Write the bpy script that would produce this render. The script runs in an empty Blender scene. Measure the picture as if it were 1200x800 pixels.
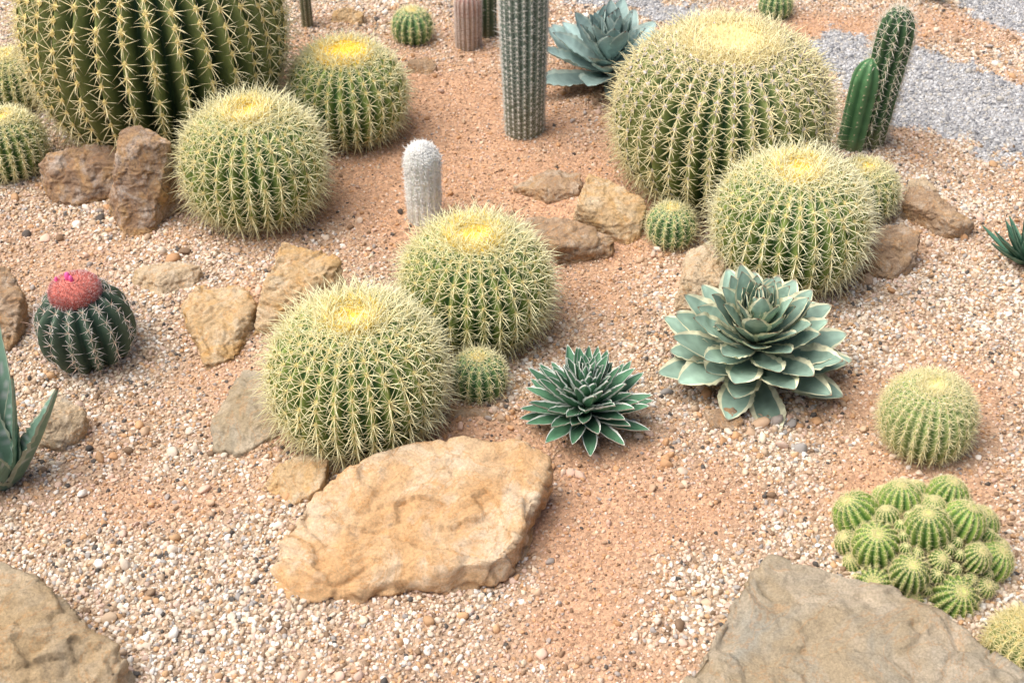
import bpy, bmesh, math, random
import numpy as np
from mathutils import Vector, noise as mn

rng = np.random.default_rng(7)
random.seed(7)
scene = bpy.context.scene
COL = scene.collection

# ------------------------------------------------------------------ helpers
def new_obj(name, me, parent=None):
    ob = bpy.data.objects.new(name, me)
    COL.objects.link(ob)
    if parent is not None:
        ob.parent = parent
    return ob

def empty(name, loc=(0, 0, 0)):
    e = bpy.data.objects.new(name, None)
    e.empty_display_size = 0.05
    e.location = loc
    COL.objects.link(e)
    return e

def mesh_np(name, V, F, C=None, mat=None, smooth=True):
    me = bpy.data.meshes.new(name)
    V = np.asarray(V, dtype=np.float32)
    if not isinstance(F, list):
        F = [F]
    loops = np.concatenate([f.ravel() for f in F]).astype(np.int32)
    sizes = np.concatenate([np.full(len(f), f.shape[1]) for f in F]).astype(np.int32)
    starts = np.concatenate([[0], np.cumsum(sizes)[:-1]]).astype(np.int32)
    me.vertices.add(len(V)); me.vertices.foreach_set("co", V.ravel())
    me.loops.add(len(loops)); me.loops.foreach_set("vertex_index", loops)
    me.polygons.add(len(sizes)); me.polygons.foreach_set("loop_start", starts)
    me.polygons.foreach_set("loop_total", sizes)
    me.polygons.foreach_set("use_smooth", np.full(len(sizes), smooth))
    me.update(calc_edges=True)
    if C is not None:
        a = me.color_attributes.new("Col", 'FLOAT_COLOR', 'POINT')
        c4 = np.ones((len(V), 4), dtype=np.float32); c4[:, :3] = C
        a.data.foreach_set("color", c4.ravel())
    if mat: me.materials.append(mat)
    me.validate()
    return me

def join_parts(parts):
    Vs, Fs, Cs = [], {}, []
    off = 0
    for V, F, C in parts:
        if not isinstance(F, list): F = [F]
        Vs.append(V); Cs.append(C)
        for f in F:
            Fs.setdefault(f.shape[1], []).append(f + off)
        off += len(V)
    return np.concatenate(Vs), [np.concatenate(x) for x in Fs.values()], np.concatenate(Cs)

_G = {}
def vnoise(x, y, scale, seed=0):
    if seed not in _G:
        _G[seed] = np.random.default_rng(100 + seed).random((256, 256))
    g = _G[seed]
    X = np.asarray(x) * scale + 57.3; Y = np.asarray(y) * scale + 31.7
    xi = np.floor(X).astype(int); yi = np.floor(Y).astype(int)
    fx = X - xi; fy = Y - yi
    fx = fx * fx * (3 - 2 * fx); fy = fy * fy * (3 - 2 * fy)
    a = g[xi % 256, yi % 256]; b = g[(xi + 1) % 256, yi % 256]
    c = g[xi % 256, (yi + 1) % 256]; d = g[(xi + 1) % 256, (yi + 1) % 256]
    return (a * (1 - fx) + b * fx) * (1 - fy) + (c * (1 - fx) + d * fx) * fy

def fbm(x, y, s, seed=0):
    return (vnoise(x, y, s, seed) * .55 + vnoise(x, y, s * 2.1, seed + 1) * .28 + vnoise(x, y, s * 4.3, seed + 2) * .17)

# ------------------------------------------------------------------ materials
def base_mat(name, rough=.6, spec=.3):
    m = bpy.data.materials.new(name); m.use_nodes = True
    nt = m.node_tree
    b = nt.nodes["Principled BSDF"]
    b.inputs["Roughness"].default_value = rough
    b.inputs["Specular IOR Level"].default_value = spec
    return m, nt, b

def N(nt, t, **kw):
    n = nt.nodes.new(t)
    for k, v in kw.items(): setattr(n, k, v)
    return n

def attr_mat(name, rough=.6, spec=.3, nscale=60, namp=.25, bump=.2, bscale=300):
    m, nt, b = base_mat(name, rough, spec)
    L = nt.links
    at = N(nt, "ShaderNodeAttribute", attribute_name="Col")
    if namp:
        tc = N(nt, "ShaderNodeTexCoord")
        nz = N(nt, "ShaderNodeTexNoise"); nz.inputs["Scale"].default_value = nscale; nz.inputs["Detail"].default_value = 4
        L.new(tc.outputs["Object"], nz.inputs["Vector"])
        mr = N(nt, "ShaderNodeMapRange"); mr.inputs["From Min"].default_value = .3; mr.inputs["From Max"].default_value = .7
        mr.inputs["To Min"].default_value = 1 - namp; mr.inputs["To Max"].default_value = 1 + namp
        L.new(nz.outputs["Fac"], mr.inputs["Value"])
        vm = N(nt, "ShaderNodeVectorMath", operation='SCALE')
        L.new(at.outputs["Color"], vm.inputs[0]); L.new(mr.outputs[0], vm.inputs["Scale"])
        L.new(vm.outputs[0], b.inputs["Base Color"])
    else:
        L.new(at.outputs["Color"], b.inputs["Base Color"])
    if bump:
        n2 = N(nt, "ShaderNodeTexNoise"); n2.inputs["Scale"].default_value = bscale; n2.inputs["Detail"].default_value = 3
        L.new(tc.outputs["Object"], n2.inputs["Vector"])
        bp = N(nt, "ShaderNodeBump"); bp.inputs["Strength"].default_value = bump; bp.inputs["Distance"].default_value = .003
        L.new(n2.outputs["Fac"], bp.inputs["Height"]); L.new(bp.outputs[0], b.inputs["Normal"])
    return m

M_body = attr_mat("cactus_skin", .55, .3, 40, .2, .15, 250)
M_spine = attr_mat("cactus_spine", .5, .3, 30, 0, 0)
M_wool = attr_mat("cactus_wool", .9, .1, 200, .15, 0, 500)
M_leaf = attr_mat("agave_leaf", .55, .25, 35, .14, .12, 150)

def rock_mat(name, base, alt, dark, pale, sc=9., stain=.5, bump=.8, cracks=.5, vein=.5, veinC=(.58, .28, .09)):
    m, nt, b = base_mat(name, .88, .12)
    L = nt.links
    tc = N(nt, "ShaderNodeTexCoord")
    def noise(scale, detail=6, rough=.6, dist=0):
        n = N(nt, "ShaderNodeTexNoise"); n.inputs["Scale"].default_value = scale
        n.inputs["Detail"].default_value = detail; n.inputs["Roughness"].default_value = rough
        n.inputs["Distortion"].default_value = dist
        L.new(tc.outputs["Object"], n.inputs["Vector"]); return n
    def ramp(src, p0, p1):
        r = N(nt, "ShaderNodeMapRange"); r.inputs["From Min"].default_value = p0; r.inputs["From Max"].default_value = p1
        L.new(src, r.inputs["Value"]); return r
    def mix(a, bb, f):
        x = N(nt, "ShaderNodeMix", data_type='RGBA')
        if isinstance(a, tuple): x.inputs[6].default_value = (*a, 1)
        else: L.new(a, x.inputs[6])
        x.inputs[7].default_value = (*bb, 1)
        L.new(f, x.inputs[0]); return x.outputs[2]
    n1 = noise(sc, 5, .6, 1.0); c = mix(base, alt, ramp(n1.outputs["Fac"], .45, .62).outputs[0])
    n2 = noise(sc * 1.7, 6, .65, .6)
    c = mix(c, pale, ramp(n2.outputs["Fac"], .48, .66).outputs[0])
    n3 = noise(sc * 2.3 + 3, 7, .7, 1.8)
    r3 = ramp(n3.outputs["Fac"], .54, .70); r3.inputs["To Max"].default_value = stain
    c = mix(c, dark, r3.outputs[0])
    n5 = noise(sc * .8 + 1, 4, .6, 2.5)
    s5 = N(nt, "ShaderNodeMath", operation='SUBTRACT'); s5.inputs[1].default_value = .5; L.new(n5.outputs["Fac"], s5.inputs[0])
    a5 = N(nt, "ShaderNodeMath", operation='ABSOLUTE'); L.new(s5.outputs[0], a5.inputs[0])
    r5 = ramp(a5.outputs[0], .022, .0); r5.inputs["To Max"].default_value = vein
    c = mix(c, veinC, r5.outputs[0])
    n4 = noise(260, 3, .7)
    r4 = ramp(n4.outputs["Fac"], .3, .7); r4.inputs["To Min"].default_value = .76; r4.inputs["To Max"].default_value = 1.2
    vm = N(nt, "ShaderNodeVectorMath", operation='SCALE')
    L.new(c, vm.inputs[0]); L.new(r4.outputs[0], vm.inputs["Scale"])
    L.new(vm.outputs[0], b.inputs["Base Color"])
    nb = noise(42, 8, .78, .3)
    nd = noise(14, 3, .5)
    vo = N(nt, "ShaderNodeTexVoronoi"); vo.inputs["Scale"].default_value = 16
    va = N(nt, "ShaderNodeVectorMath", operation='MULTIPLY_ADD'); va.inputs[1].default_value = (.09, .09, .09)
    L.new(nd.outputs["Color"], va.inputs[0]); L.new(tc.outputs["Object"], va.inputs[2]); L.new(va.outputs[0], vo.inputs["Vector"])
    ma = N(nt, "ShaderNodeMath", operation='MULTIPLY_ADD'); ma.inputs[1].default_value = cracks
    L.new(vo.outputs["Distance"], ma.inputs[0]); L.new(nb.outputs["Fac"], ma.inputs[2])
    bp = N(nt, "ShaderNodeBump"); bp.inputs["Strength"].default_value = bump; bp.inputs["Distance"].default_value = .012
    L.new(ma.outputs[0], bp.inputs["Height"]); L.new(bp.outputs[0], b.inputs["Normal"])
    return m

R_sand = rock_mat("sandstone_orange", (.68, .42, .21), (.70, .49, .29), (.40, .25, .14), (.76, .60, .42), 7, .35)
R_tan = rock_mat("sandstone_tan", (.62, .44, .25), (.64, .40, .17), (.26, .17, .10), (.72, .58, .40), 13, .45)
R_weath = rock_mat("sandstone_weathered", (.52, .38, .22), (.48, .39, .27), (.22, .16, .11), (.64, .50, .33), 7, .6, .9, .4, .35)
R_gray = rock_mat("sandstone_grey", (.47, .37, .24), (.42, .38, .30), (.22, .19, .14), (.58, .48, .35), 6, .6, .9, .3, .3)
R_dark = rock_mat("ironstone", (.38, .25, .16), (.58, .37, .18), (.08, .065, .055), (.58, .49, .41), 12, .95, .9, .3, .4)
R_brown = rock_mat("stone_brown", (.44, .30, .19), (.54, .36, .20), (.15, .10, .07), (.60, .48, .36), 14, .65, .9)
R_pale = rock_mat("stone_pale", (.62, .48, .32), (.60, .44, .26), (.32, .24, .17), (.72, .61, .46), 12, .4)

# ------------------------------------------------------------------ regions of the bed
def lower_edge(x): return np.interp(x, [-3, -.3, .10, .5, .76, .83, .91, 1.15, 1.6, 4], [6.5, 4.3, 3.72, 3.50, 3.32, 3.17, 2.98, 2.83, 2.65, 1.8])
def upper_edge(x): return np.interp(x, [-3, .1, .46, .75, 1.04, 1.25, 1.7, 4], [7, 4.0, 3.66, 3.50, 3.37, 3.22, 2.98, 2.1])
def far_edge(x): return np.interp(x, [-3, .8, 1.21, 1.34, 1.7, 4], [9, 4.2, 3.69, 3.48, 3.1, 2.3])
def grey_mask(x, y):
    w = (vnoise(x, y, 9, 20) - .5) * .12 + (vnoise(x, y, 40, 21) - .5) * .08 + (vnoise(x, y, 140, 22) - .5) * .05
    y = y + w
    g = ((y > lower_edge(x)) & (y < upper_edge(x))) | (y > far_edge(x))
    return g
def red_mask(x, y):
    """1 where the sand is fine and reddish, few pebbles"""
    def blob(cx, cy, rx, ry): return np.exp(-(((x - cx) / rx) ** 2 + ((y - cy) / ry) ** 2))
    m = (blob(-.15, 3.15, .42, .45) * 1.0 + blob(-.30, 2.66, .34, .22) * .8 + blob(.20, 1.70, .18, .13) * .95 + blob(.16, 2.72, .32, .25) * .75
         + blob(-.98, 2.55, .2, .2) * .5 + blob(.08, 1.48, .16, .13) * .85 + blob(.72, 2.02, .22, .09) * .95 + blob(-.1, 1.9, .25, .1) * 1.0
         + blob(.95, 3.5, .5, .12) * .7 + blob(.56, 1.76, .28, .10) * .75 + blob(-.5, 2.25, .3, .12) * .5 + blob(-.6, 1.75, .25, .08) * .65
         + blob(.9, 2.5, .3, .1) * .5 + blob(.95, 1.75, .15, .1) * .5 + blob(.16, 2.3, .1, .2) * .5 + blob(-.45, 1.98, .12, .12) * .6)
    m = m + (fbm(x, y, 6, 30) - .47) * 1.5
    return np.clip(m, 0, 1)
def ground_h(x, y):
    return (fbm(x, y, 3.2, 3) - .5) * .035 + (fbm(x, y, 11, 8) - .5) * .016 - .004

# ------------------------------------------------------------------ ground
xs = np.concatenate([np.linspace(-60, -3, 16), np.linspace(-2.9, 3.1, 330), np.linspace(3.3, 60, 16)])
ys = np.concatenate([np.linspace(-40, .2, 12), np.linspace(.3, 5.2, 300), np.linspace(5.5, 90, 18)])
GX, GY = np.meshgrid(xs, ys)
gx, gy = GX.ravel(), GY.ravel()
gz = ground_h(gx, gy) * np.where((np.abs(gx) < 3.2) & (gy > .2) & (gy < 5.3), 1, 0)
nx, ny = len(xs), len(ys)
ii = np.arange(nx * ny).reshape(ny, nx)
gf = np.stack([ii[:-1, :-1], ii[:-1, 1:], ii[1:, 1:], ii[1:, :-1]], -1).reshape(-1, 4)
red = red_mask(gx, gy)[:, None]
tan = np.array([.43, .32, .225]); rd = np.array([.54, .325, .20])
gc = tan * (1 - red) + rd * red
gm = grey_mask(gx, gy)[:, None]
gc = np.where(gm, np.array([.40, .39, .385]), gc)

gmat, nt, b = base_mat("gravelly_sand", .95, .1)
L = nt.links
at = N(nt, "ShaderNodeAttribute", attribute_name="Col")
tc = N(nt, "ShaderNodeTexCoord")
vo = N(nt, "ShaderNodeTexVoronoi"); vo.inputs["Scale"].default_value = 170; L.new(tc.outputs["Object"], vo.inputs["Vector"])
hsv = N(nt, "ShaderNodeSeparateColor"); L.new(vo.outputs["Color"], hsv.inputs[0])
mr = N(nt, "ShaderNodeMapRange"); mr.inputs["To Min"].default_value = .7; mr.inputs["To Max"].default_value = 1.25
L.new(hsv.outputs[0], mr.inputs["Value"])
nz = N(nt, "ShaderNodeTexNoise"); nz.inputs["Scale"].default_value = 500; nz.inputs["Detail"].default_value = 3
L.new(tc.outputs["Object"], nz.inputs["Vector"])
mr2 = N(nt, "ShaderNodeMapRange"); mr2.inputs["From Min"].default_value = .3; mr2.inputs["From Max"].default_value = .7
mr2.inputs["To Min"].default_value = .78; mr2.inputs["To Max"].default_value = 1.2
L.new(nz.outputs["Fac"], mr2.inputs["Value"])
mm = N(nt, "ShaderNodeMath", operation='MULTIPLY'); L.new(mr.outputs[0], mm.inputs[0]); L.new(mr2.outputs[0], mm.inputs[1])
vm = N(nt, "ShaderNodeVectorMath", operation='SCALE'); L.new(at.outputs["Color"], vm.inputs[0]); L.new(mm.outputs[0], vm.inputs["Scale"])
L.new(vm.outputs[0], b.inputs["Base Color"])
bp = N(nt, "ShaderNodeBump"); bp.inputs["Strength"].default_value = .7; bp.inputs["Distance"].default_value = .003
inv = N(nt, "ShaderNodeMath", operation='SUBTRACT'); inv.inputs[0].default_value = 1; L.new(vo.outputs["Distance"], inv.inputs[1])
ad = N(nt, "ShaderNodeMath", operation='ADD'); L.new(inv.outputs[0], ad.inputs[0]); L.new(nz.outputs["Fac"], ad.inputs[1])
L.new(ad.outputs[0], bp.inputs["Height"]); L.new(bp.outputs[0], b.inputs["Normal"])
new_obj("ground", mesh_np("ground", np.stack([gx, gy, gz], 1), gf, gc, gmat))

# ------------------------------------------------------------------ gravel (instanced pebbles)
pmat, nt, b = base_mat("pebble", .75, .25)
L = nt.links
at = N(nt, "ShaderNodeAttribute", attribute_name="pcol", attribute_type='INSTANCER')
L.new(at.outputs["Color"], b.inputs["Base Color"])

pcoll = bpy.data.collections.new("pebble_shapes")
for k in range(8):
    bm = bmesh.new(); bmesh.ops.create_icosphere(bm, subdivisions=2, radius=1)
    off = Vector((k * 7.1, k * 3.3, 1))
    for v in bm.verts:
        d = v.co.normalized()
        rr = 1 + .38 * mn.noise(d * 1.1 + off) + .18 * mn.noise(d * 2.4 + off)
        q = d * rr
        for j in range(4):
            h = Vector((math.sin(k * 3 + j * 2.1), math.cos(k * 1.7 + j * 1.3), math.sin(k + j * 4.))).normalized()
            dd = q.dot(h)
            if dd > .72: q = q - h * (dd - .72)
        v.co = q
    me = bpy.data.meshes.new("pebble_shape"); bm.to_mesh(me); bm.free()
    me.polygons.foreach_set("use_smooth", [True] * len(me.polygons))
    me.materials.append(pmat)
    o = bpy.data.objects.new("pebble_shape", me); pcoll.objects.link(o)

def jitter_grid(cell, x0, x1, y0, y1):
    X, Y = np.meshgrid(np.arange(x0, x1, cell), np.arange(y0, y1, cell))
    X = X.ravel() + rng.uniform(-.5, .5, X.size) * cell; Y = Y.ravel() + rng.uniform(-.5, .5, Y.size) * cell
    k = np.abs(X) < .55 + .30 * Y
    return X[k], Y[k]

pal = np.array([[.68, .57, .45], [.80, .75, .67], [.55, .41, .28], [.56, .35, .19], [.26, .175, .11], [.39, .36, .33], [.10, .09, .08], [.66, .49, .385], [.72, .61, .45]])
w_tan = np.array([.21, .08, .21, .12, .09, .07, .04, .17, .06])
w_light = np.array([.29, .20, .12, .07, .05, .06, .03, .13, .08])
w_red = np.array([.12, .03, .25, .21, .10, .04, .03, .22, .02])
pal_g = np.array([[.50, .50, .50], [.38, .38, .39], [.62, .61, .60], [.24, .24, .25], [.52, .48, .42]])
P, S, Cc = [], [], []
def add_layer(cell, s0, s1, dens_red, zoff, dens=1., clumps=False, pts=None, stone=False):
    X, Y = jitter_grid(cell, -2.0, 2.1, .95, 4.3) if pts is None else pts
    red = red_mask(X, Y); grey = grey_mask(X, Y)
    pr = np.where(grey, 1, (1 - red) * 1 + red * dens_red) * dens
    if clumps: pr = pr * np.clip((fbm(X, Y, 4, 60) - .42) * 6, .1, 1.5)
    keep = rng.random(len(X)) < pr
    X, Y, red, grey = X[keep], Y[keep], red[keep], grey[keep]
    n = len(X)
    s = s0 + (s1 - s0) * rng.random(n) ** 1.8
    s = np.where(grey, s * .8, s * (1 - .3 * red))
    light = (np.clip((2.1 - Y) / .5, 0, 1) * .55 + np.clip((fbm(X, Y, 3.5, 70) - .45) * 4, 0, .8))[:, None].clip(0, 1)
    if stone: light = light * 0; red = red * 0 + .8
    s = s * (1 + .08 * light[:, 0])
    W = w_tan * (1 - light) + w_light * light
    W = W * (1 - red[:, None]) + w_red * red[:, None]
    W = W / W.sum(1, keepdims=True)
    idx = (rng.random(n)[:, None] > np.cumsum(W, 1)).sum(1).clip(0, 8)
    c = pal[idx] * rng.uniform(.80, 1.12, (n, 1))
    c = c * (1 - .14 * red[:, None] * np.array([0, .7, 1.1]))
    cg = pal_g[rng.integers(0, 5, n)] * rng.uniform(.8, 1.15, (n, 1))
    c = np.where(grey[:, None], cg, c)
    z = ground_h(X, Y) + zoff * s
    P.append(np.stack([X, Y, z], 1))
    S.append(s[:, None] * rng.uniform(.7, 1.25, (n, 3)) * np.array([1.1, 1, .8])); Cc.append(c)
add_layer(.0078, .0029, .0056, .32, .12)
add_layer(.0070, .0015, .0032, .78, .25, .8)
add_layer(.035, .006, .0105, .9, .35, .45, True)
sx, sy = [], []
for (cx, cy, sp, n) in [(.198, 1.83, .05, 8), (.07, 1.82, .05, 8), (-.10, 1.92, .06, 10), (.02, 1.92, .05, 8), (-.381, 1.71, .05, 5), (.71, 2.37, .05, 6), (-.76, 1.87, .06, 4),
                        (-.40, 2.22, .07, 8), (-.95, 2.62, .09, 10), (-.3, 2.85, .1, 8), (.22, 2.48, .08, 8), (.88, 2.60, .08, 8), (.40, 1.95, .09, 8), (.5, 1.98, .1, 8), (-.62, 2.42, .1, 8), (.1, 3.3, .15, 8)]:
    sx.append(rng.normal(cx, sp, n)); sy.append(rng.normal(cy, sp * .7, n))
add_layer(0, .008, .015, 1, .2, 1, False, (np.concatenate(sx), np.concatenate(sy)), True)
P = np.concatenate(P); S = np.concatenate(S); Cc = np.concatenate(Cc)
me = bpy.data.meshes.new("gravel")
me.vertices.add(len(P)); me.vertices.foreach_set("co", P.astype(np.float32).ravel())
a = me.attributes.new("pscale", 'FLOAT_VECTOR', 'POINT'); a.data.foreach_set("vector", S.astype(np.float32).ravel())
a = me.attributes.new("prot", 'FLOAT_VECTOR', 'POINT'); a.data.foreach_set("vector", np.stack([rng.normal(0, .5, len(P)), rng.normal(0, .5, len(P)), rng.uniform(0, 6.28, len(P))], 1).astype(np.float32).ravel())
a = me.attributes.new("pcol", 'FLOAT_COLOR', 'POINT'); c4 = np.ones((len(P), 4), np.float32); c4[:, :3] = Cc; a.data.foreach_set("color", c4.ravel())
a = me.attributes.new("pidx", 'INT', 'POINT'); a.data.foreach_set("value", rng.integers(0, 8, len(P)).astype(np.int32))
gravel = new_obj("gravel", me)
ng = bpy.data.node_groups.new("scatter", 'GeometryNodeTree')
ng.interface.new_socket("Geometry", in_out='INPUT', socket_type='NodeSocketGeometry')
ng.interface.new_socket("Geometry", in_out='OUTPUT', socket_type='NodeSocketGeometry')
gi = ng.nodes.new("NodeGroupInput"); go = ng.nodes.new("NodeGroupOutput")
ip = ng.nodes.new("GeometryNodeInstanceOnPoints"); ci = ng.nodes.new("GeometryNodeCollectionInfo")
ci.inputs["Collection"].default_value = pcoll; ci.inputs["Separate Children"].default_value = True; ci.inputs["Reset Children"].default_value = True
def na(nm, dt):
    n = ng.nodes.new("GeometryNodeInputNamedAttribute"); n.data_type = dt; n.inputs["Name"].default_value = nm; return n.outputs["Attribute"]
ng.links.new(gi.outputs[0], ip.inputs["Points"]); ng.links.new(ci.outputs[0], ip.inputs["Instance"])
ip.inputs["Pick Instance"].default_value = True
ng.links.new(na("pidx", 'INT'), ip.inputs["Instance Index"])
er = ng.nodes.new("FunctionNodeEulerToRotation"); ng.links.new(na("prot", 'FLOAT_VECTOR'), er.inputs[0]); ng.links.new(er.outputs[0], ip.inputs["Rotation"])
ng.links.new(na("pscale", 'FLOAT_VECTOR'), ip.inputs["Scale"])
ng.links.new(ip.outputs[0], go.inputs[0])
md = gravel.modifiers.new("scatter", 'NODES'); md.node_group = ng

# ------------------------------------------------------------------ rocks
def rock(name, pts, mat, rough=1., vox=None, seed=0, ledge=1.):
    pts = [Vector(p) / 1000 for p in pts]
    full = list(pts)
    cx = sum(p.x for p in pts) / len(pts); cy = sum(p.y for p in pts) / len(pts)
    for p in pts:
        full.append(Vector((p.x, p.y, -.03)))
    bm = bmesh.new()
    for p in full: bm.verts.new(p - Vector((cx, cy, 0)))
    r = bmesh.ops.convex_hull(bm, input=bm.verts)
    bmesh.ops.delete(bm, geom=list(set(g for g in r["geom_interior"] if isinstance(g, bmesh.types.BMVert))), context='VERTS')
    size = max(max(p.x for p in pts) - min(p.x for p in pts), max(p.y for p in pts) - min(p.y for p in pts))
    me = bpy.data.meshes.new(name); bm.to_mesh(me); bm.free()
    ob = new_obj(name, me); ob.location = (cx, cy, 0)
    v = vox or max(size / 60, .0020)
    m1 = ob.modifiers.new("r", 'REMESH'); m1.mode = 'VOXEL'; m1.voxel_size = v
    m2 = ob.modifiers.new("s", 'SMOOTH'); m2.factor = .5; m2.iterations = 2
    dg = bpy.context.evaluated_depsgraph_get()
    me2 = bpy.data.meshes.new_from_object(ob.evaluated_get(dg))
    ob.modifiers.clear(); ob.data = me2; me2.name = name
    k = max(size, .04)
    off = Vector((seed * 3.7 + cx * 11, seed * 1.3 + cy * 7, seed))
    ax = Vector((math.sin(seed * 2.3) * .5, math.cos(seed * 1.7) * .5, 1)).normalized()
    nrm = [vv.normal.copy() for vv in me2.vertices]
    for vv, n in zip(me2.vertices, nrm):
        p = vv.co
        a = mn.fractal(p * (3.2 / k) + off, 1, 2, 4) * .032
        lv = p.dot(ax) / k * 13 + 2.2 * mn.noise(p * (3.5 / k) + off)
        fr = lv - math.floor(lv)
        led = (min(fr * 4, 1) - .5) * .018 * (1 - abs(n.dot(ax)) ** 4) * ledge
        c1 = mn.cell(Vector((p.x * 5 / k + 3 * mn.noise(p * 5 / k), p.y * 5 / k + 2 * mn.noise(p * 4 / k + off), p.z * 9 / k)) + off) * .016
        rdg = (1 - abs(mn.noise(p * (6.5 / k) + off)) * 2) ** 3
        d = (a - .022 * max(rdg, 0) * .5 + c1 + led + mn.noise(p * (22 / k) + off) * .008 + mn.noise(p * (45 / k) + off) * .004) * k * rough
        vv.co = p + n * d
    me2.polygons.foreach_set("use_smooth", [True] * len(me2.polygons))
    me2.materials.clear(); me2.materials.append(mat)
    me2.update()
    return ob

rock("sandstone_boulder", [(-300,1731,60),(-185,1796,80),(-85,1802,90),(17,1785,90),(60,1765,80),(56,1725,70),(11,1610,60),(-20,1564,50),(-66,1557,45),(-212,1560,30),(-345,1560,30),(-366,1628,40),(-383,1598,20),(-380,1549,0),(-330,1521,0),(-225,1528,0),(-67,1549,0),(-11,1563,0),(21,1650,0)], R_sand, .8, .0038)
rock("sandstone_rock", [(-406,1795,25),(-364,1834,30),(-310,1812,30),(-320,1752,22),(-362,1737,0),(-422,1774,0)], R_tan, 1., seed=2)
rock("sandstone_rock", [(-447,2355,110),(-341,2331,90),(-332,2302,60),(-407,2232,60),(-472,2274,80),(-500,2190,0),(-458,2203,0),(-340,2257,0)], R_tan, 1., seed=3)
rock("sandstone_rock", [(-605,2286,50),(-522,2283,50),(-493,2252,40),(-524,2175,30),(-615,2210,35),(-640,2258,30),(-573,2103,0),(-520,2124,0),(-496,2215,0),(-611,2190,0)], R_tan, 1., seed=4)
rock("sandstone_rock", [(-750,2372,30),(-678,2399,30),(-623,2386,30),(-620,2381,10),(-701,2343,30),(-769,2357,0),(-692,2313,0),(-638,2342,0)], R_pale, 1., seed=5)
rock("flat_stone", [(-496,2075,15),(-438,2055,15),(-418,1963,12),(-495,1971,15),(-533,1947,5),(-520,1874,0),(-474,1863,0),(-412,1907,0)], R_gray, .8, seed=6)
rock("upright_rock", [(-812,2636,200),(-773,2660,200),(-706,2620,180),(-708,2618,130),(-821,2583,130),(-764,2602,180),(-864,2622,0),(-813,2524,0),(-760,2530,0),(-739,2656,0),(-800,2680,0)], R_dark, 1.0, seed=7, ledge=.3)
rock("ironstone_rock", [(-1011,2737,80),(-913,2763,90),(-865,2766,80),(-862,2717,60),(-1037,2742,50),(-996,2699,60),(-1002,2674,0),(-942,2656,0),(-874,2684,0)], R_dark, 1.0, seed=8, ledge=.4)
rock("brown_rock", [(-1025,2287,100),(-972,2296,90),(-943,2260,60),(-941,2216,40),(-1100,2230,60),(-996,2136,0),(-947,2163,0)], R_brown, 1., seed=9)
rock("sandstone_rock", [(-828,1955,40),(-795,1972,40),(-751,1941,30),(-752,1919,20),(-816,1906,40),(-827,1885,0),(-787,1874,0),(-757,1907,0)], R_pale, 1., seed=10)
rock("sandstone_boulder", [(-888,1502,70),(-779,1532,80),(-709,1489,80),(-645,1426,70),(-561,1379,40),(-588,1340,30),(-646,1288,40),(-811,1266,70),(-562,1365,0),(-593,1290,0)], R_weath, .9, .0042, seed=11)
rock("stone_slab", [(401,1556,60),(464,1537,60),(562,1503,60),(643,1435,60),(721,1332,60),(736,1245,60),(567,1172,60),(256,1230,60),(242,1325,50),(315,1435,60),(241,1342,0),(391,1584,0),(761,1365,0)], R_gray, .7, .0042, seed=12)
rock("sandstone_rock", [(159,2639,90),(203,2639,80),(281,2580,60),(272,2536,30),(133,2547,70),(129,2559,30),(179,2540,0),(240,2508,0),(271,2524,0)], R_tan, .8, seed=13)
rock("flat_stone", [(76,2771,20),(151,2754,20),(145,2695,20),(74,2688,20),(4,2727,0),(74,2674,0),(149,2684,0)], R_brown, 1., seed=14)
rock("flat_stone", [(26,2538,50),(124,2528,50),(211,2495,30),(202,2479,20),(95,2438,40),(17,2511,40),(96,2440,0),(208,2470,0),(18,2508,0)], R_brown, 1., seed=15)
rock("sandstone_rock", [(350,2399,60),(402,2412,70),(426,2387,50),(410,2314,40),(334,2314,50),(318,2279,0),(359,2279,0),(422,2313,0)], R_pale, 1., seed=16)
rock("brown_rock", [(749,2473,60),(796,2493,60),(834,2474,50),(821,2432,40),(726,2432,40),(709,2407,0),(765,2380,0),(815,2416,0)], R_brown, 1., seed=17)
rock("brown_rock", [(843,2631,60),(882,2642,60),(962,2537,30),(929,2522,40),(851,2578,50),(827,2600,40),(846,2622,0),(902,2524,0),(965,2540,0)], R_brown, 1., seed=18)
rock("sandstone_rock", [(-470,3560,30),(-428,3558,40),(-388,3545,30),(-394,3530,20),(-477,3540,0),(-396,3520,0)], R_tan, 1., seed=19)
rock("red_stone", [(-259,3276,30),(-213,3294,30),(-187,3272,20),(-201,3243,0),(-265,3252,0)], R_brown, 1., seed=20)
rock("flat_stone", [(-129,1961,10),(-61,1970,10),(-3,1942,10),(-15,1925,5),(-143,1919,0),(-74,1886,0),(0,1919,0)], R_brown, 1., seed=21)
rock("flat_stone", [(342,1964,15),(395,1963,20),(411,1937,10),(355,1931,0),(392,1924,0)], R_brown, 1., seed=22)
rock("sandstone_rock", [(866,2712,30),(905,2723,30),(923,2686,20),(853,2681,10)], R_pale, 1., seed=23)

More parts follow.
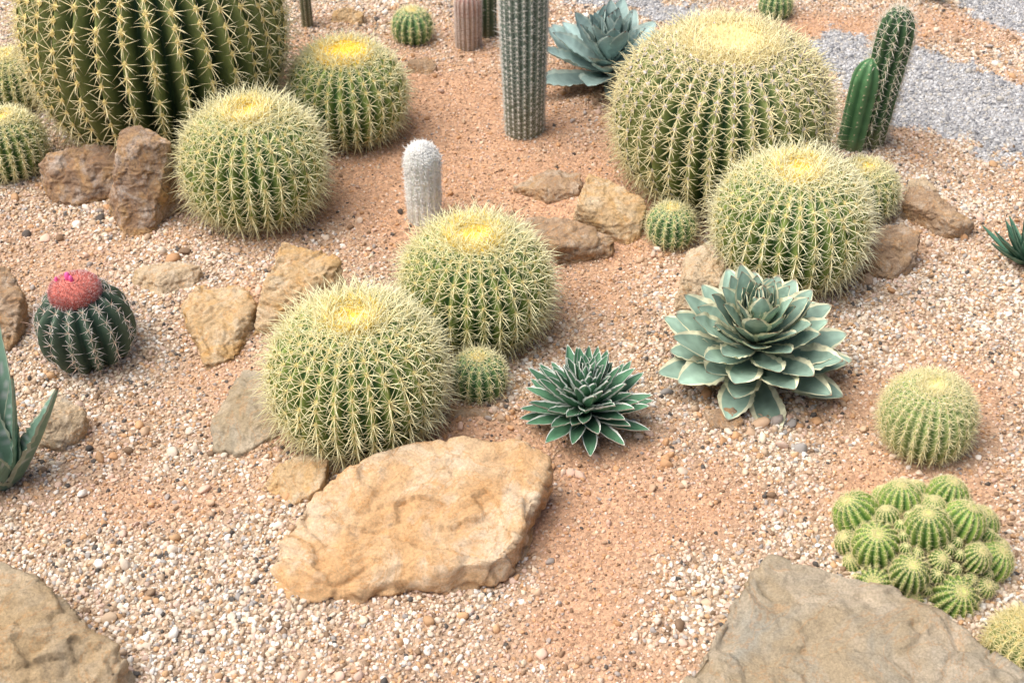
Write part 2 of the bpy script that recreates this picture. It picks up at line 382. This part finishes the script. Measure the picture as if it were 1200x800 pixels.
# ------------------------------------------------------------------ spines
def unit(v): return v / np.maximum(np.linalg.norm(v, axis=-1, keepdims=True), 1e-9)
def spines(P, D, Ln, rad, bend, C, tipC=None):
    n = len(P)
    D = unit(D)
    ref = np.where(np.abs(D[:, 2:3]) > .9, np.array([[1., 0, 0]]), np.array([[0, 0, 1.]]))
    A = unit(np.cross(D, ref)); Bv = np.cross(D, A)
    Ln = np.broadcast_to(np.asarray(Ln, float), (n,))[:, None]; rad = np.broadcast_to(np.asarray(rad, float), (n,))[:, None]
    V = np.zeros((n, 7, 3))
    for j in range(3):
        a = j * 2.0944
        o = (A * math.cos(a) + Bv * math.sin(a))
        V[:, j] = P + o * rad
        V[:, 3 + j] = P + D * Ln * .5 + bend * Ln * .25 + o * rad * .75
    V[:, 6] = P + D * Ln + bend * Ln
    base = (np.arange(n) * 7)[:, None]
    fq = np.array([[0, 1, 4, 3], [1, 2, 5, 4], [2, 0, 3, 5]]); ft = np.array([[3, 4, 6], [4, 5, 6], [5, 3, 6]])
    Fq = (base[:, :, None] + fq[None]).reshape(-1, 4); Ft = (base[:, :, None] + ft[None]).reshape(-1, 3)
    C = np.broadcast_to(C, (n, 3)); tipC = C if tipC is None else np.broadcast_to(tipC, (n, 3))
    CC = np.repeat(C[:, None], 7, 1).copy(); CC[:, 6] = tipC
    CC[:, :3] *= np.array([.95, .90, .72])
    return V.reshape(-1, 3), [Fq, Ft], CC.reshape(-1, 3)

def blobs(P, Nn, r, C, flat=.5):
    n = len(P); Nn = unit(Nn)
    ref = np.where(np.abs(Nn[:, 2:3]) > .9, np.array([[1., 0, 0]]), np.array([[0, 0, 1.]]))
    A = unit(np.cross(Nn, ref)); B = np.cross(Nn, A)
    r = np.broadcast_to(np.asarray(r, float), (n,))[:, None]
    V = np.stack([P + A * r, P + B * r * 1.3, P - A * r, P - B * r * 1.3, P + Nn * r * flat * 2], 1)
    f = np.array([[0, 1, 4], [1, 2, 4], [2, 3, 4], [3, 0, 4]])
    F = ((np.arange(n) * 5)[:, None, None] + f[None]).reshape(-1, 3)
    return V.reshape(-1, 3), [F], np.repeat(np.broadcast_to(C, (n, 3))[:, None], 5, 1).reshape(-1, 3)

def profile_barrel(R, b, dimple=.06, n=64, amin=-72, pw=.85):
    a = np.radians(np.linspace(amin, 90, n))
    r = R * np.cos(a).clip(0) ** pw
    z = b * np.sign(np.sin(a)) * np.abs(np.sin(a)) ** .92
    z = z - dimple * R * np.exp(-(r / (R * .22)) ** 2)
    return r, z - z.min()

def profile_col(R, H, top=1.1, n=70, taper=.04):
    h1 = H - R * top
    r1 = np.full(n - 24, R) * (1 - taper * (1 - np.linspace(0, 1, n - 24)) ** 1.5)
    z1 = np.linspace(0, h1, n - 24)
    a = np.radians(np.linspace(0, 90, 25))[1:]
    return np.concatenate([r1, R * np.cos(a)]), np.concatenate([z1, h1 + R * top * np.sin(a)])

def ribbed_body(r, z, nr, depth, c_ridge, c_valley, c_top=None, top_r=0, sharp=.5, K=8, wob=.0, twist=0., seed=0, cork=.5):
    n = len(r); M = nr * K
    th = np.arange(M) * 2 * math.pi / M
    R = r.max()
    t = np.linspace(0, 1, n)[:, None]
    ph = (th[None] * nr / (2 * math.pi)) % 1.0
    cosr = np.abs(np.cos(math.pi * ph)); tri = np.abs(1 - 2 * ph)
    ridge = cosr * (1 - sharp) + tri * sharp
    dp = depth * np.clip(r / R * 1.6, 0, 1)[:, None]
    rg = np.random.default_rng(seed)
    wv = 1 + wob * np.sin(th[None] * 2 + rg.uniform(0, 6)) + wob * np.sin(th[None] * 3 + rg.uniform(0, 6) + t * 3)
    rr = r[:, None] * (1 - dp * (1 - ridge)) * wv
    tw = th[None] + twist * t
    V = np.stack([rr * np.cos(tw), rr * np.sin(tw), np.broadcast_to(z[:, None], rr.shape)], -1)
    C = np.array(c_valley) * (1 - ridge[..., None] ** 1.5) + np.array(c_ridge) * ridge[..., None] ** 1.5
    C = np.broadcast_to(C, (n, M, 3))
    old = np.clip(1 - t * 5, 0, 1)[..., None] * cork
    C = C * (1 - old) + np.array([.30, .24, .12]) * old
    if c_top is not None and top_r > 0:
        k = np.clip(1.4 - r / (R * top_r), 0, 1)[:, None, None] * (np.arange(n) > n / 2)[:, None, None]
        C = C * (1 - k) + np.array(c_top) * k
    idx = np.arange(n * M).reshape(n, M)
    F = np.stack([idx[:-1], np.roll(idx[:-1], -1, 1), np.roll(idx[1:], -1, 1), idx[1:]], -1).reshape(-1, 4)
    return V.reshape(-1, 3), [F], C.reshape(-1, 3)

def areoles(r, z, nr, spacing, wob=0, twist=0, seed=0, rmin=0.1, jit=.15, out=1.0):
    ds = np.hypot(np.diff(r), np.diff(z)); s = np.concatenate([[0], np.cumsum(ds)])
    R = r.max(); tot = s[-1]
    rg = np.random.default_rng(seed)
    rg0 = np.random.default_rng(seed); p1, p2 = rg0.uniform(0, 6), rg0.uniform(0, 6)
    P, Nn, T, Hh = [], [], [], []
    dr = np.gradient(r, s); dz = np.gradient(z, s)
    for i in range(nr):
        th = i * 2 * math.pi / nr
        q = np.arange(rg.uniform(.2, .9) * spacing, tot, spacing)
        q = (q + rg.normal(0, jit * spacing, len(q))).clip(0, tot)
        rr = np.interp(q, s, r); k = rr > rmin * R; q = q[k]; rr = rr[k]
        zz = np.interp(q, s, z); a = np.interp(q, s, dr); b = np.interp(q, s, dz)
        t = np.interp(q, s, np.linspace(0, 1, len(r)))
        w = 1 + wob * np.sin(th * 2 + p1) + wob * np.sin(th * 3 + p2 + t * 3)
        ta = th + twist * t
        ca, sa = np.cos(ta), np.sin(ta)
        P.append(np.stack([rr * w * ca * out, rr * w * sa * out, zz], 1))
        Nn.append(np.stack([b * ca, b * sa, -a], 1)); T.append(np.stack([a * ca, a * sa, b], 1)); Hh.append(zz / z.max())
    return np.concatenate(P), unit(np.concatenate(Nn)), unit(np.concatenate(T)), np.concatenate(Hh)

def areole_spines(P, Nn, T, h, Ln, rad, nrad, ncen, C, lift=.42, var=.25, droop=.25, seed=0, toplong=0., cenC=None, radial_k=.8):
    rg = np.random.default_rng(seed + 5)
    S = np.cross(Nn, T); parts = []
    n = len(P)
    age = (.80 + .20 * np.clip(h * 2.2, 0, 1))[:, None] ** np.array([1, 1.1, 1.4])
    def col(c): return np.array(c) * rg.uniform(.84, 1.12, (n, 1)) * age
    for j in range(nrad):
        a = 2 * math.pi * (j + .5) / nrad + rg.normal(0, .16, n)
        tang = T * np.cos(a)[:, None] + S * np.sin(a)[:, None]
        l = (lift + rg.normal(0, .12, n))[:, None]
        D = unit(tang + Nn * l)
        Lj = Ln * radial_k * (1 + rg.normal(0, var, n)).clip(.4, 1.7) * (1 + toplong * h ** 3)
        parts.append(spines(P, D, Lj, rad * .85, -Nn * .12 + rg.normal(0, .05, (n, 3)), col(C)))
    for j in range(ncen):
        a = 2 * math.pi * j / max(ncen, 1) + .785 + rg.normal(0, .3, n)
        tang = T * np.cos(a)[:, None] + S * np.sin(a)[:, None]
        D = unit(tang * .55 + Nn * 1.0)
        Lj = Ln * (1 + rg.normal(0, var, n)).clip(.4, 1.7) * (1 + toplong * h ** 3)
        parts.append(spines(P, D, Lj, rad, np.array([[0, 0, -1.]]) * droop + rg.normal(0, .06, (n, 3)), col(cenC or C)))
    return parts

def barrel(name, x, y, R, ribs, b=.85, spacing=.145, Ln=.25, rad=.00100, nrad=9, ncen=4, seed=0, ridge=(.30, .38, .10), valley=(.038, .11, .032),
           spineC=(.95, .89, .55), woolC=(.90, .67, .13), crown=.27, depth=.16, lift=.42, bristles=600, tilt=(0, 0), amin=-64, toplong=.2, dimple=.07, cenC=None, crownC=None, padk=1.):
    e = empty(name, (x, y, float(ground_h(x, y)) - .010))
    e.rotation_euler = (tilt[0], tilt[1], seed * 1.3)
    r, z = profile_barrel(R, R * b, dimple, amin=amin)
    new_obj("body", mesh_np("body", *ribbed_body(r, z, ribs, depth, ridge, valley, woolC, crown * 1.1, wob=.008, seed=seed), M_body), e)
    P, Nn, T, h = areoles(r, z, ribs, spacing * R, wob=.008, seed=seed, rmin=crown * .75)
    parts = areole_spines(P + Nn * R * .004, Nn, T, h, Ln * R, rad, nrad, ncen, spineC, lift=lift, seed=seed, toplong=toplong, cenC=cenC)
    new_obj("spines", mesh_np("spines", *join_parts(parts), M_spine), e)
    rg = np.random.default_rng(seed + 99)
    wp = [blobs(P, Nn, R * .026 * padk * (.6 + .6 * h), np.array(woolC) * np.array([.95, 1.05, 2.2]), .5)]
    m = bristles
    rr = R * crown * 1.15 * np.sqrt(rg.random(m)); aa = rg.uniform(0, 6.283, m)
    zz = np.interp(rr, r[::-1][:len(r) // 2], z[::-1][:len(r) // 2])
    Pc = np.stack([rr * np.cos(aa), rr * np.sin(aa), zz - .002], 1)
    Dc = np.stack([np.cos(aa) * rr / R * 1.5, np.sin(aa) * rr / R * 1.5, np.ones(m)], 1) + rg.normal(0, .35, (m, 3))
    mixc = rg.random((m, 1)) ** .7
    cc = (np.array(crownC or woolC) * mixc + np.array(spineC) * (1 - mixc)) * rg.uniform(.85, 1.15, (m, 1))
    wp.append(spines(Pc, Dc, Ln * R * (.25 + .6 * (rr / (R * crown))) * rg.uniform(.5, 1., m), rad * 1.1, rg.normal(0, .1, (m, 3)), cc))
    wp.append(blobs(Pc + np.array([0, 0, .001]), np.tile([[0, 0, 1.]], (m, 1)), R * .03, np.array(woolC) * rg.uniform(.85, 1.15, (m, 1)), .6))
    new_obj("crown_wool", mesh_np("crown_wool", *join_parts(wp), M_wool), e)
    return e

barrel("golden_barrel_cactus", -.269, 1.950, .150, 29, b=.88, seed=1)
barrel("golden_barrel_cactus", -.069, 2.236, .140, 28, seed=2, spacing=.15, crown=.33)
barrel("golden_barrel_cactus", -.548, 2.655, .150, 28, seed=3, spacing=.15, crown=.27)
barrel("golden_barrel_cactus", -.381, 2.990, .134, 26, seed=4, spacing=.16, Ln=.22, crown=.42, woolC=(.90, .62, .08))
barrel("golden_barrel_cactus", -.807, 3.013, .295, 32, seed=5, spacing=.105, Ln=.14, rad=.0013, ridge=(.26, .30, .10), valley=(.014, .05, .023), depth=.22, nrad=7, ncen=3, b=.98, spineC=(.92, .82, .50))
barrel("golden_barrel_cactus", .454, 2.755, .230, 34, seed=6, spacing=.10, Ln=.155, rad=.0012, ridge=(.30, .34, .11), valley=(.028, .085, .03), depth=.18, crown=.38, woolC=(.66, .55, .26), crownC=(.74, .64, .36), b=.82, bristles=1000, spineC=(.92, .83, .50))
barrel("golden_barrel_cactus", .558, 2.428, .152, 28, seed=7, spacing=.15, crown=.28, spineC=(.96, .91, .60), b=.84, padk=1.1)
barrel("golden_barrel_cactus", .746, 2.628, .074, 22, seed=8, spacing=.2, Ln=.25, bristles=200)
barrel("golden_barrel_cactus", -1.127, 2.816, .085, 22, seed=9, spacing=.16, Ln=.22, bristles=300, b=.92)
barrel("golden_barrel_cactus", -1.196, 3.126, .078, 22, seed=10, spacing=.16, Ln=.22, bristles=300, b=.92)
sm = dict(ridge=(.22, .35, .12), valley=(.035, .11, .04), crown=.2, bristles=120, nrad=8, ncen=2, rad=.0006, b=.92)
barrel("small_barrel_cactus", -.258, 3.460, .053, 15, seed=11, spacing=.28, Ln=.3, **sm)
barrel("small_barrel_cactus", .331, 2.522, .050, 15, seed=12, spacing=.24, Ln=.36, **sm)
barrel("small_barrel_cactus", -.060, 2.027, .050, 15, seed=13, spacing=.24, Ln=.36, **sm)
barrel("small_barrel_cactus", .704, 3.602, .045, 15, seed=16, spacing=.28, Ln=.3, **sm)
barrel("pale_barrel_cactus", .720, 1.900, .080, 26, seed=14, spacing=.14, Ln=.2, rad=.0006, ridge=(.42, .50, .18), valley=(.13, .22, .07), spineC=(.92, .84, .50), woolC=(.75, .70, .3), crown=.2, bristles=200, depth=.12, b=.92)
barrel("pale_barrel_cactus", .757, 1.400, .06, 20, seed=15, spacing=.16, Ln=.28, rad=.0007, ridge=(.40, .42, .15), valley=(.15, .20, .06), spineC=(.85, .75, .40), bristles=200)

# ------------------------------------------------------------------ melocactus with red cephalium
def melocactus(x, y):
    e = empty("melocactus", (x, y, float(ground_h(x, y)) - .01)); e.rotation_euler = (.03, -.05, .2)
    R = .090
    r, z = profile_barrel(R, R * .95, .0, amin=-65)
    new_obj("body", mesh_np("body", *ribbed_body(r, z, 14, .24, (.10, .15, .10), (.015, .045, .03), sharp=.75, wob=.01, seed=3), M_body), e)
    P, Nn, T, h = areoles(r, z, 14, .22 * R, wob=.01, seed=3, rmin=.3)
    parts = areole_spines(P, Nn, T, h, .25 * R, .0007, 7, 1, (.84, .76, .72), lift=.35, seed=3, cenC=(.70, .50, .42))
    new_obj("spines", mesh_np("spines", *join_parts(parts), M_spine), e)
    hh = .036; rc = .045; zt = z.max() - .012
    n = 40; a = np.linspace(0, 1, n)
    pr = rc * np.where(a < .35, 1.0, np.sqrt(np.clip(1 - ((a - .35) / .65) ** 2, 0, 1))); pz = zt + hh * a
    V, F, C = ribbed_body(pr, pz, 40, .05, (.74, .26, .22), (.58, .18, .15), K=4)
    C = np.tile(np.array([.58, .19, .15]), (len(V), 1))
    new_obj("cephalium", mesh_np("cephalium", V, F, C, M_wool), e)
    rg = np.random.default_rng(2); m = 3600
    k = rg.integers(0, n, m); th = rg.uniform(0, 6.283, m)
    Pp = np.stack([pr[k] * np.cos(th), pr[k] * np.sin(th), pz[k]], 1)
    D = np.stack([np.cos(th) * pr[k] / rc, np.sin(th) * pr[k] / rc, .4 + (1 - pr[k] / rc)], 1)
    cc = np.where(rg.random((m, 1)) < .55, np.array([[.58, .17, .15]]), np.array([[.80, .52, .48]])) * rg.uniform(.75, 1.1, (m, 1))
    vv, ff, c3 = spines(Pp, D, .0045, .0005, rg.normal(0, .2, (m, 3)), cc)
    new_obj("cephalium_bristles", mesh_np("bristles", vv, ff, c3 * np.array([1, 1.05, 1.1]), M_wool), e)
    fr = []
    for i, (fx, fy, fz, s) in enumerate([(-.006, .004, .0, 1.2), (.000, -.003, -.001, .9), (-.028, .010, -.006, .7)]):
        a = np.radians(np.linspace(-80, 90, 14))
        V, F, C = ribbed_body(.0048 * s * np.cos(a), .010 * s * np.sin(a), 8, .03, (.90, .16, .42), (.8, .12, .34), K=2, cork=0)
        V = V + np.array([fx, fy, pz.max() + fz + .003]); fr.append((V, F, C))
    new_obj("fruits", mesh_np("fruits", *join_parts(fr), M_body), e)
melocactus(-.791, 2.150)

# ------------------------------------------------------------------ columnar cacti
def column(name, x, y, R, H, ribs, ridge, valley, spineC, sp=.3, Ln=.5, rad=.0006, nrad=6, ncen=1, depth=.2, tilt=(0, 0), seed=0, woolly=0, topC=None, top_r=.7, top=1.1, sharp=.4, lift=.5, taper=.04, cork=.5):
    e = empty(name, (x, y, float(ground_h(x, y)) - .01)); e.rotation_euler = (tilt[0], tilt[1], 0)
    r, z = profile_col(R, H, top, taper=taper)
    new_obj("stem", mesh_np("stem", *ribbed_body(r, z, ribs, depth, ridge, valley, topC, top_r if topC else 0, wob=.015, seed=seed, sharp=sharp, cork=cork), M_body), e)
    P, Nn, T, h = areoles(r, z, ribs, sp * R, wob=.015, seed=seed, rmin=.12)
    parts = areole_spines(P, Nn, T, h, Ln * R, rad, nrad, ncen, spineC, lift=lift, seed=seed, droop=.1)
    parts.append(blobs(P, Nn, R * .05, np.array(spineC), .5))
    if woolly:
        rg = np.random.default_rng(seed)
        k = (len(r) * rg.random(woolly) ** .45).astype(int).clip(0, len(r) - 1); th = rg.uniform(0, 6.283, woolly)
        Pp = np.stack([r[k] * np.cos(th), r[k] * np.sin(th), z[k]], 1)
        D = np.stack([np.cos(th) * .7, np.sin(th) * .7, rg.normal(.2, .6, woolly)], 1) + rg.normal(0, .6, (woolly, 3))
        v2, f2, c2 = spines(Pp, D, R * rg.uniform(.08, .24, woolly), .0010, rg.normal(0, .5, (woolly, 3)), np.array([[.93, .91, .84]]))
        parts.append((v2, f2, c2 * 0 + np.array([.98, .97, .93])))
    new_obj("spines", mesh_np("spines", *join_parts(parts), M_spine), e)
    return e

column("columnar_cactus", .030, 2.985, .058, .62, 20, (.24, .31, .25), (.08, .13, .10), (.80, .80, .76), sp=.2, Ln=.26, depth=.12, tilt=(.0, -.012), seed=21, taper=.25)
column("green_columnar_cactus", .822, 2.935, .041, .35, 10, (.09, .17, .07), (.018, .055, .025), (.88, .82, .70), sp=.45, Ln=.62, rad=.0007, tilt=(.02, .075), seed=22, ncen=2, top=1.6)
column("green_columnar_cactus", .780, 2.915, .034, .235, 7, (.13, .28, .12), (.045, .13, .05), (.60, .56, .36), sp=.5, Ln=.15, tilt=(0, .07), seed=23, top=1.8, nrad=4, ncen=0)
column("white_woolly_cactus", -.188, 2.62, .036, .190, 16, (.93, .92, .87), (.72, .76, .66), (.97, .96, .93), sp=.22, Ln=.20, depth=.08, seed=24, woolly=3800, topC=(.97, .97, .95), cork=.35)
column("red_spined_cactus", -.112, 3.42, .033, .17, 16, (.50, .38, .30), (.34, .25, .19), (.80, .70, .66), sp=.18, Ln=.25, depth=.1, seed=25, topC=(.80, .20, .28), top_r=.75)
column("dark_columnar_cactus", -.062, 3.48, .022, .20, 8, (.12, .17, .10), (.03, .06, .03), (.5, .45, .35), sp=.4, Ln=.3, seed=26)
column("dark_columnar_cactus", -.54, 3.53, .015, .2, 8, (.22, .24, .14), (.08, .09, .05), (.5, .44, .34), sp=.4, Ln=.4, seed=27)

# ------------------------------------------------------------------ clustered cactus mound
def cluster(x, y):
    e = empty("clustered_cactus", (x, y, float(ground_h(x, y)) - .005))
    bodies, sp = [], []
    rg = np.random.default_rng(51)
    items = []
    Rm = .112
    for (nwant, r0, r1, squeeze, tries) in [(13, .031, .040, .88, 5000), (30, .018, .025, .86, 8000), (100, .009, .014, .86, 14000)]:
        got = 0
        for _ in range(tries):
            if got >= nwant: break
            a = rg.uniform(0, 6.283); el = math.asin(rg.uniform(.0, 1))
            d = np.array([math.cos(a) * math.cos(el), math.sin(a) * math.cos(el), math.sin(el)])
            rad = rg.uniform(r0, r1)
            c = d * (Rm * np.array([1.08, 1.0, .80])) * rg.uniform(.93, 1.05)
            c[2] = max(c[2], rad * .6)
            if all(np.linalg.norm(c - q[0]) > (rad + q[1]) * squeeze for q in items):
                items.append((c, rad, d)); got += 1
    for i, (c, rad, d) in enumerate(items):
        big = rad > .015
        r, z = profile_barrel(rad, rad * 1.0, .03, n=30 if big else 18, amin=-80)
        g = rg.uniform(.75, 1.12)
        nr = 15 if big else 11
        V, F, C = ribbed_body(r, z, nr, .22, np.array([.33, .45, .09]) * g, np.array([.05, .14, .028]) * g, (.54, .58, .20), .3, K=6)
        P, Nn, T, h = areoles(r, z, nr, (.19 if big else .3) * rad, seed=i, rmin=.1)
        prt = areole_spines(P, Nn, T, h, .25 * rad, .0004, 6, 1, (.88, .80, .46), seed=i)
        ax = unit(d * .6 + np.array([0, 0, .95]) + rg.normal(0, .13, 3)); ux = unit(np.cross(ax, [0.3, 1, 0])); uy = np.cross(ax, ux)
        M = np.stack([ux, uy, ax], 0)
        o = c - ax * rad
        bodies.append((V @ M + o, F, C))
        for (v2, f2, c2) in prt: sp.append((v2 @ M + o, f2, c2))
    r, z = profile_barrel(Rm * .88, Rm * .66, 0, n=30, amin=-5)
    V, F, C = ribbed_body(r, z, 20, .05, (.14, .13, .05), (.07, .07, .03), K=4)
    bodies.append((V, F, C))
    P, Nn, T, h = areoles(r, z, 40, .07 * Rm, seed=3, rmin=.05)
    sp += areole_spines(P, Nn, T, h, .011, .0004, 6, 1, (.62, .50, .26), seed=77)
    new_obj("heads", mesh_np("heads", *join_parts(bodies), M_body), e)
    new_obj("spines", mesh_np("spines", *join_parts(sp), M_spine), e)
cluster(.655, 1.630)

# ------------------------------------------------------------------ agaves
def leaf(Ln, Wd, el, az, curl, cup, cC, mC, tipC, seed, wpos=.6, margin=.16, teeth=.0, n=22, base_w=.45, thick=.004, r0=0., z0=0., spots=0, keel=0, point=1.6, tiprows=1):
    rg = np.random.default_rng(seed)
    t = np.linspace(0, 1, n)
    w = np.where(t < wpos, base_w + (1 - base_w) * np.sin(np.minimum(t / wpos, 1) * math.pi / 2) ** 1.3, np.clip(1 - (np.clip((t - wpos) / (1 - wpos), 0, 1)) ** point, 0, 1) ** .85)
    w = w * Wd / 2; w[-1] = 0.0004; w = np.maximum(w, .0004)
    ang = el + curl * t ** 1.3
    ds = Ln / (n - 1)
    xx = np.concatenate([[0], np.cumsum(np.cos((ang[1:] + ang[:-1]) / 2) * ds)]) + r0
    zz = np.concatenate([[0], np.cumsum(np.sin((ang[1:] + ang[:-1]) / 2) * ds)]) + z0
    mg = margin * rg.uniform(.7, 1.3)
    U = np.array([-1, -1 + mg, -1 + mg + .05, -.35, 0, .35, 1 - mg - .05, 1 - mg, 1])
    Vt, Cc = [], []
    nxd, nzd = -np.sin(ang), np.cos(ang)
    side = np.ones(n); side[1::2] += teeth
    wave = rg.normal(0, .05, n); lat = rg.normal(0, .06) * np.sin(t * 3) * Wd
    for top in (1, 0):
        for u in U:
            ww = w * (side if abs(u) == 1 else 1)
            off = cup * w * (abs(u) ** (1.3 if keel else 2)) + wave * w * abs(u) * np.sign(u)
            th = 0 if (top or abs(u) == 1) else -thick * (1 - t * .7) * (1 - abs(u) * .6)
            Vt.append(np.stack([xx + nxd * (off + th), u * ww + lat, zz + nzd * (off + th)], 1))
            if abs(u) >= 1 - mg - 1e-6: c = np.tile(np.array(mC), (n, 1))
            else: c = np.tile(np.array(cC) * (1.12 if u == 0 else 1), (n, 1)) * rg.uniform(.90, 1.10, (n, 1))
            if teeth and abs(u) == 1: c[1::2] = np.array(mC) * .7 + np.array([.02, .01, .0])
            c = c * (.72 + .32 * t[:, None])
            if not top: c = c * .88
            c[-tiprows:] = tipC
            if spots and abs(u) < .9:
                k = rg.random(n) < spots; c[k] = c[k] * .4 + .35
            Cc.append(c)
    V = np.concatenate(Vt); C = np.concatenate(Cc)
    m = len(U); idx = np.arange(2 * m * n).reshape(2, m, n)
    Fs = []
    for j in range(m - 1):
        Fs.append(np.stack([idx[0, j, :-1], idx[0, j, 1:], idx[0, j + 1, 1:], idx[0, j + 1, :-1]], -1)[:, ::-1])
        Fs.append(np.stack([idx[1, j, :-1], idx[1, j, 1:], idx[1, j + 1, 1:], idx[1, j + 1, :-1]], -1))
    F = np.concatenate(Fs)
    ca, sa = math.cos(az), math.sin(az)
    V = np.stack([V[:, 0] * ca - V[:, 1] * sa, V[:, 0] * sa + V[:, 1] * ca, V[:, 2]], 1)
    return V, [F], C

def rosette(name, x, y, nl, L0, L1, W0, W1, e0, e1, c0, c1, cC, mC, tipC, cup=.3, seed=0, tilt=(0, 0), hgt=.04, z=0, lpow=1.3, epow=.9, **kw):
    e = empty(name, (x, y, float(ground_h(x, y)) + z)); e.rotation_euler = (tilt[0], tilt[1], 0)
    rg = np.random.default_rng(seed); parts = []
    for i in range(nl):
        f = i / (nl - 1)          # 0 outer .. 1 inner
        az = i * 2.39996 + rg.normal(0, .15)
        el = e0 + (e1 - e0) * f ** epow + rg.normal(0, .07)
        Ln = (L0 + (L1 - L0) * f ** lpow) * rg.uniform(.88, 1.08)
        Wd = (W0 + (W1 - W0) * f ** 1.2) * rg.uniform(.88, 1.1)
        g = rg.uniform(.80, 1.2)
        parts.append(leaf(Ln, Wd, el, az, c0 + (c1 - c0) * f + rg.normal(0, .10), cup, np.array(cC) * g, np.array(mC) * rg.uniform(.88, 1.08), tipC, seed * 100 + i, r0=.012 * (1 - f), z0=.004 + hgt * f, **kw))
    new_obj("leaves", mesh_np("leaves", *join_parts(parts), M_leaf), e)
    return e

R1 = math.radians
rosette("variegated_agave", .440, 2.085, 86, .172, .095, .066, .040, R1(4), R1(86), R1(6), R1(10), (.29, .42, .33), (.86, .84, .58), (.25, .13, .08), cup=.26, seed=31, hgt=.105, teeth=.06, wpos=.66, margin=.23, base_w=.45, point=1.6, tilt=(.16, 0), z=.022, epow=1.35)
rosette("queen_victoria_agave", .130, 1.945, 100, .118, .068, .030, .020, R1(4), R1(82), R1(20), R1(10), (.10, .23, .13), (.90, .92, .84), (.85, .85, .75), cup=.5, seed=32, hgt=.055, wpos=.5, margin=.17, base_w=.8, keel=1, point=1.9, thick=.009, tilt=(.08, 0), z=.008, epow=1.1)
rosette("blue_agave", .238, 3.22, 46, .195, .11, .074, .045, R1(4), R1(80), R1(16), R1(16), (.36, .49, .46), (.56, .67, .60), (.18, .10, .08), cup=.4, seed=33, hgt=.07, teeth=.06, wpos=.6, base_w=.45, tilt=(.10, 0), epow=1.1)
rosette("narrow_leaf_agave", 1.045, 2.43, 34, .10, .06, .020, .014, R1(10), R1(80), R1(10), R1(10), (.07, .17, .11), (.2, .32, .22), (.3, .3, .2), cup=.5, seed=35, hgt=.02, wpos=.3, base_w=.8, thick=.006)
rosette("narrow_leaf_agave", 1.13, 3.76, 30, .16, .09, .03, .02, R1(10), R1(75), R1(10), R1(10), (.07, .17, .07), (.14, .26, .12), (.2, .2, .1), cup=.4, seed=36, hgt=.02, wpos=.3, base_w=.8)
rosette("narrow_leaf_agave", .88, 3.86, 30, .16, .09, .03, .02, R1(10), R1(75), R1(10), R1(10), (.06, .13, .06), (.12, .22, .12), (.2, .2, .1), cup=.4, seed=37, hgt=.02, wpos=.3, base_w=.8)

e = empty("spotted_aloe", (-.865, 1.80, float(ground_h(-.865, 1.80)))); parts = []
for i, (az, el, Ln) in enumerate([(82, 66, .30), (12, 55, .215), (140, 58, .27), (195, 52, .26), (235, 48, .22), (115, 76, .27), (165, 74, .22), (45, 72, .20), (290, 60, .14)]):
    parts.append(leaf(Ln, .068 if Ln > .2 else .050, R1(el), R1(az), R1(10), .5, (.18, .30, .22), (.46, .52, .38), (.25, .12, .06), 900 + i, wpos=.15, base_w=.92, teeth=.10, spots=.07, thick=.016, margin=.05, point=1.05, n=30, r0=.012, z0=0))
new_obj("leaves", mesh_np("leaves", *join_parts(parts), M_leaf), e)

# ------------------------------------------------------------------ light
w = bpy.data.worlds.new("World"); scene.world = w; w.use_nodes = True
nt = w.node_tree; bg = nt.nodes["Background"]
sky = nt.nodes.new("ShaderNodeTexSky"); sky.sky_type = 'NISHITA'; sky.sun_disc = False
EL, AZ = math.radians(64), math.radians(-95)      # soft light, high, from the left
sky.sun_elevation = EL; sky.sun_rotation = AZ
sky.air_density = .6; sky.dust_density = 5.0; sky.ozone_density = .3
nt.links.new(sky.outputs[0], bg.inputs[0]); bg.inputs[1].default_value = .15
sd = bpy.data.lights.new("sun", 'SUN'); sd.energy = 3.9; sd.angle = math.radians(65); sd.color = (1, .98, .94)
so = bpy.data.objects.new("sun", sd); COL.objects.link(so)
dirv = Vector((math.sin(AZ) * math.cos(EL), math.cos(AZ) * math.cos(EL), math.sin(EL)))
so.rotation_euler = dirv.to_track_quat('Z', 'Y').to_euler(); so.location = (-2, 3, 5)

# ------------------------------------------------------------------ camera
cd = bpy.data.cameras.new("camera"); cam = bpy.data.objects.new("camera", cd); COL.objects.link(cam)
cam.location = (0, 0, 1.7); cam.rotation_euler = (math.radians(90 - 38), 0, 0)
cd.lens = 51; cd.sensor_width = 36; cd.clip_start = .05; cd.clip_end = 300
cd.dof.use_dof = True; cd.dof.focus_distance = 2.5; cd.dof.aperture_fstop = 9
scene.camera = cam
scene.view_settings.view_transform = 'Standard'; scene.view_settings.look = 'None'; scene.view_settings.exposure = 0
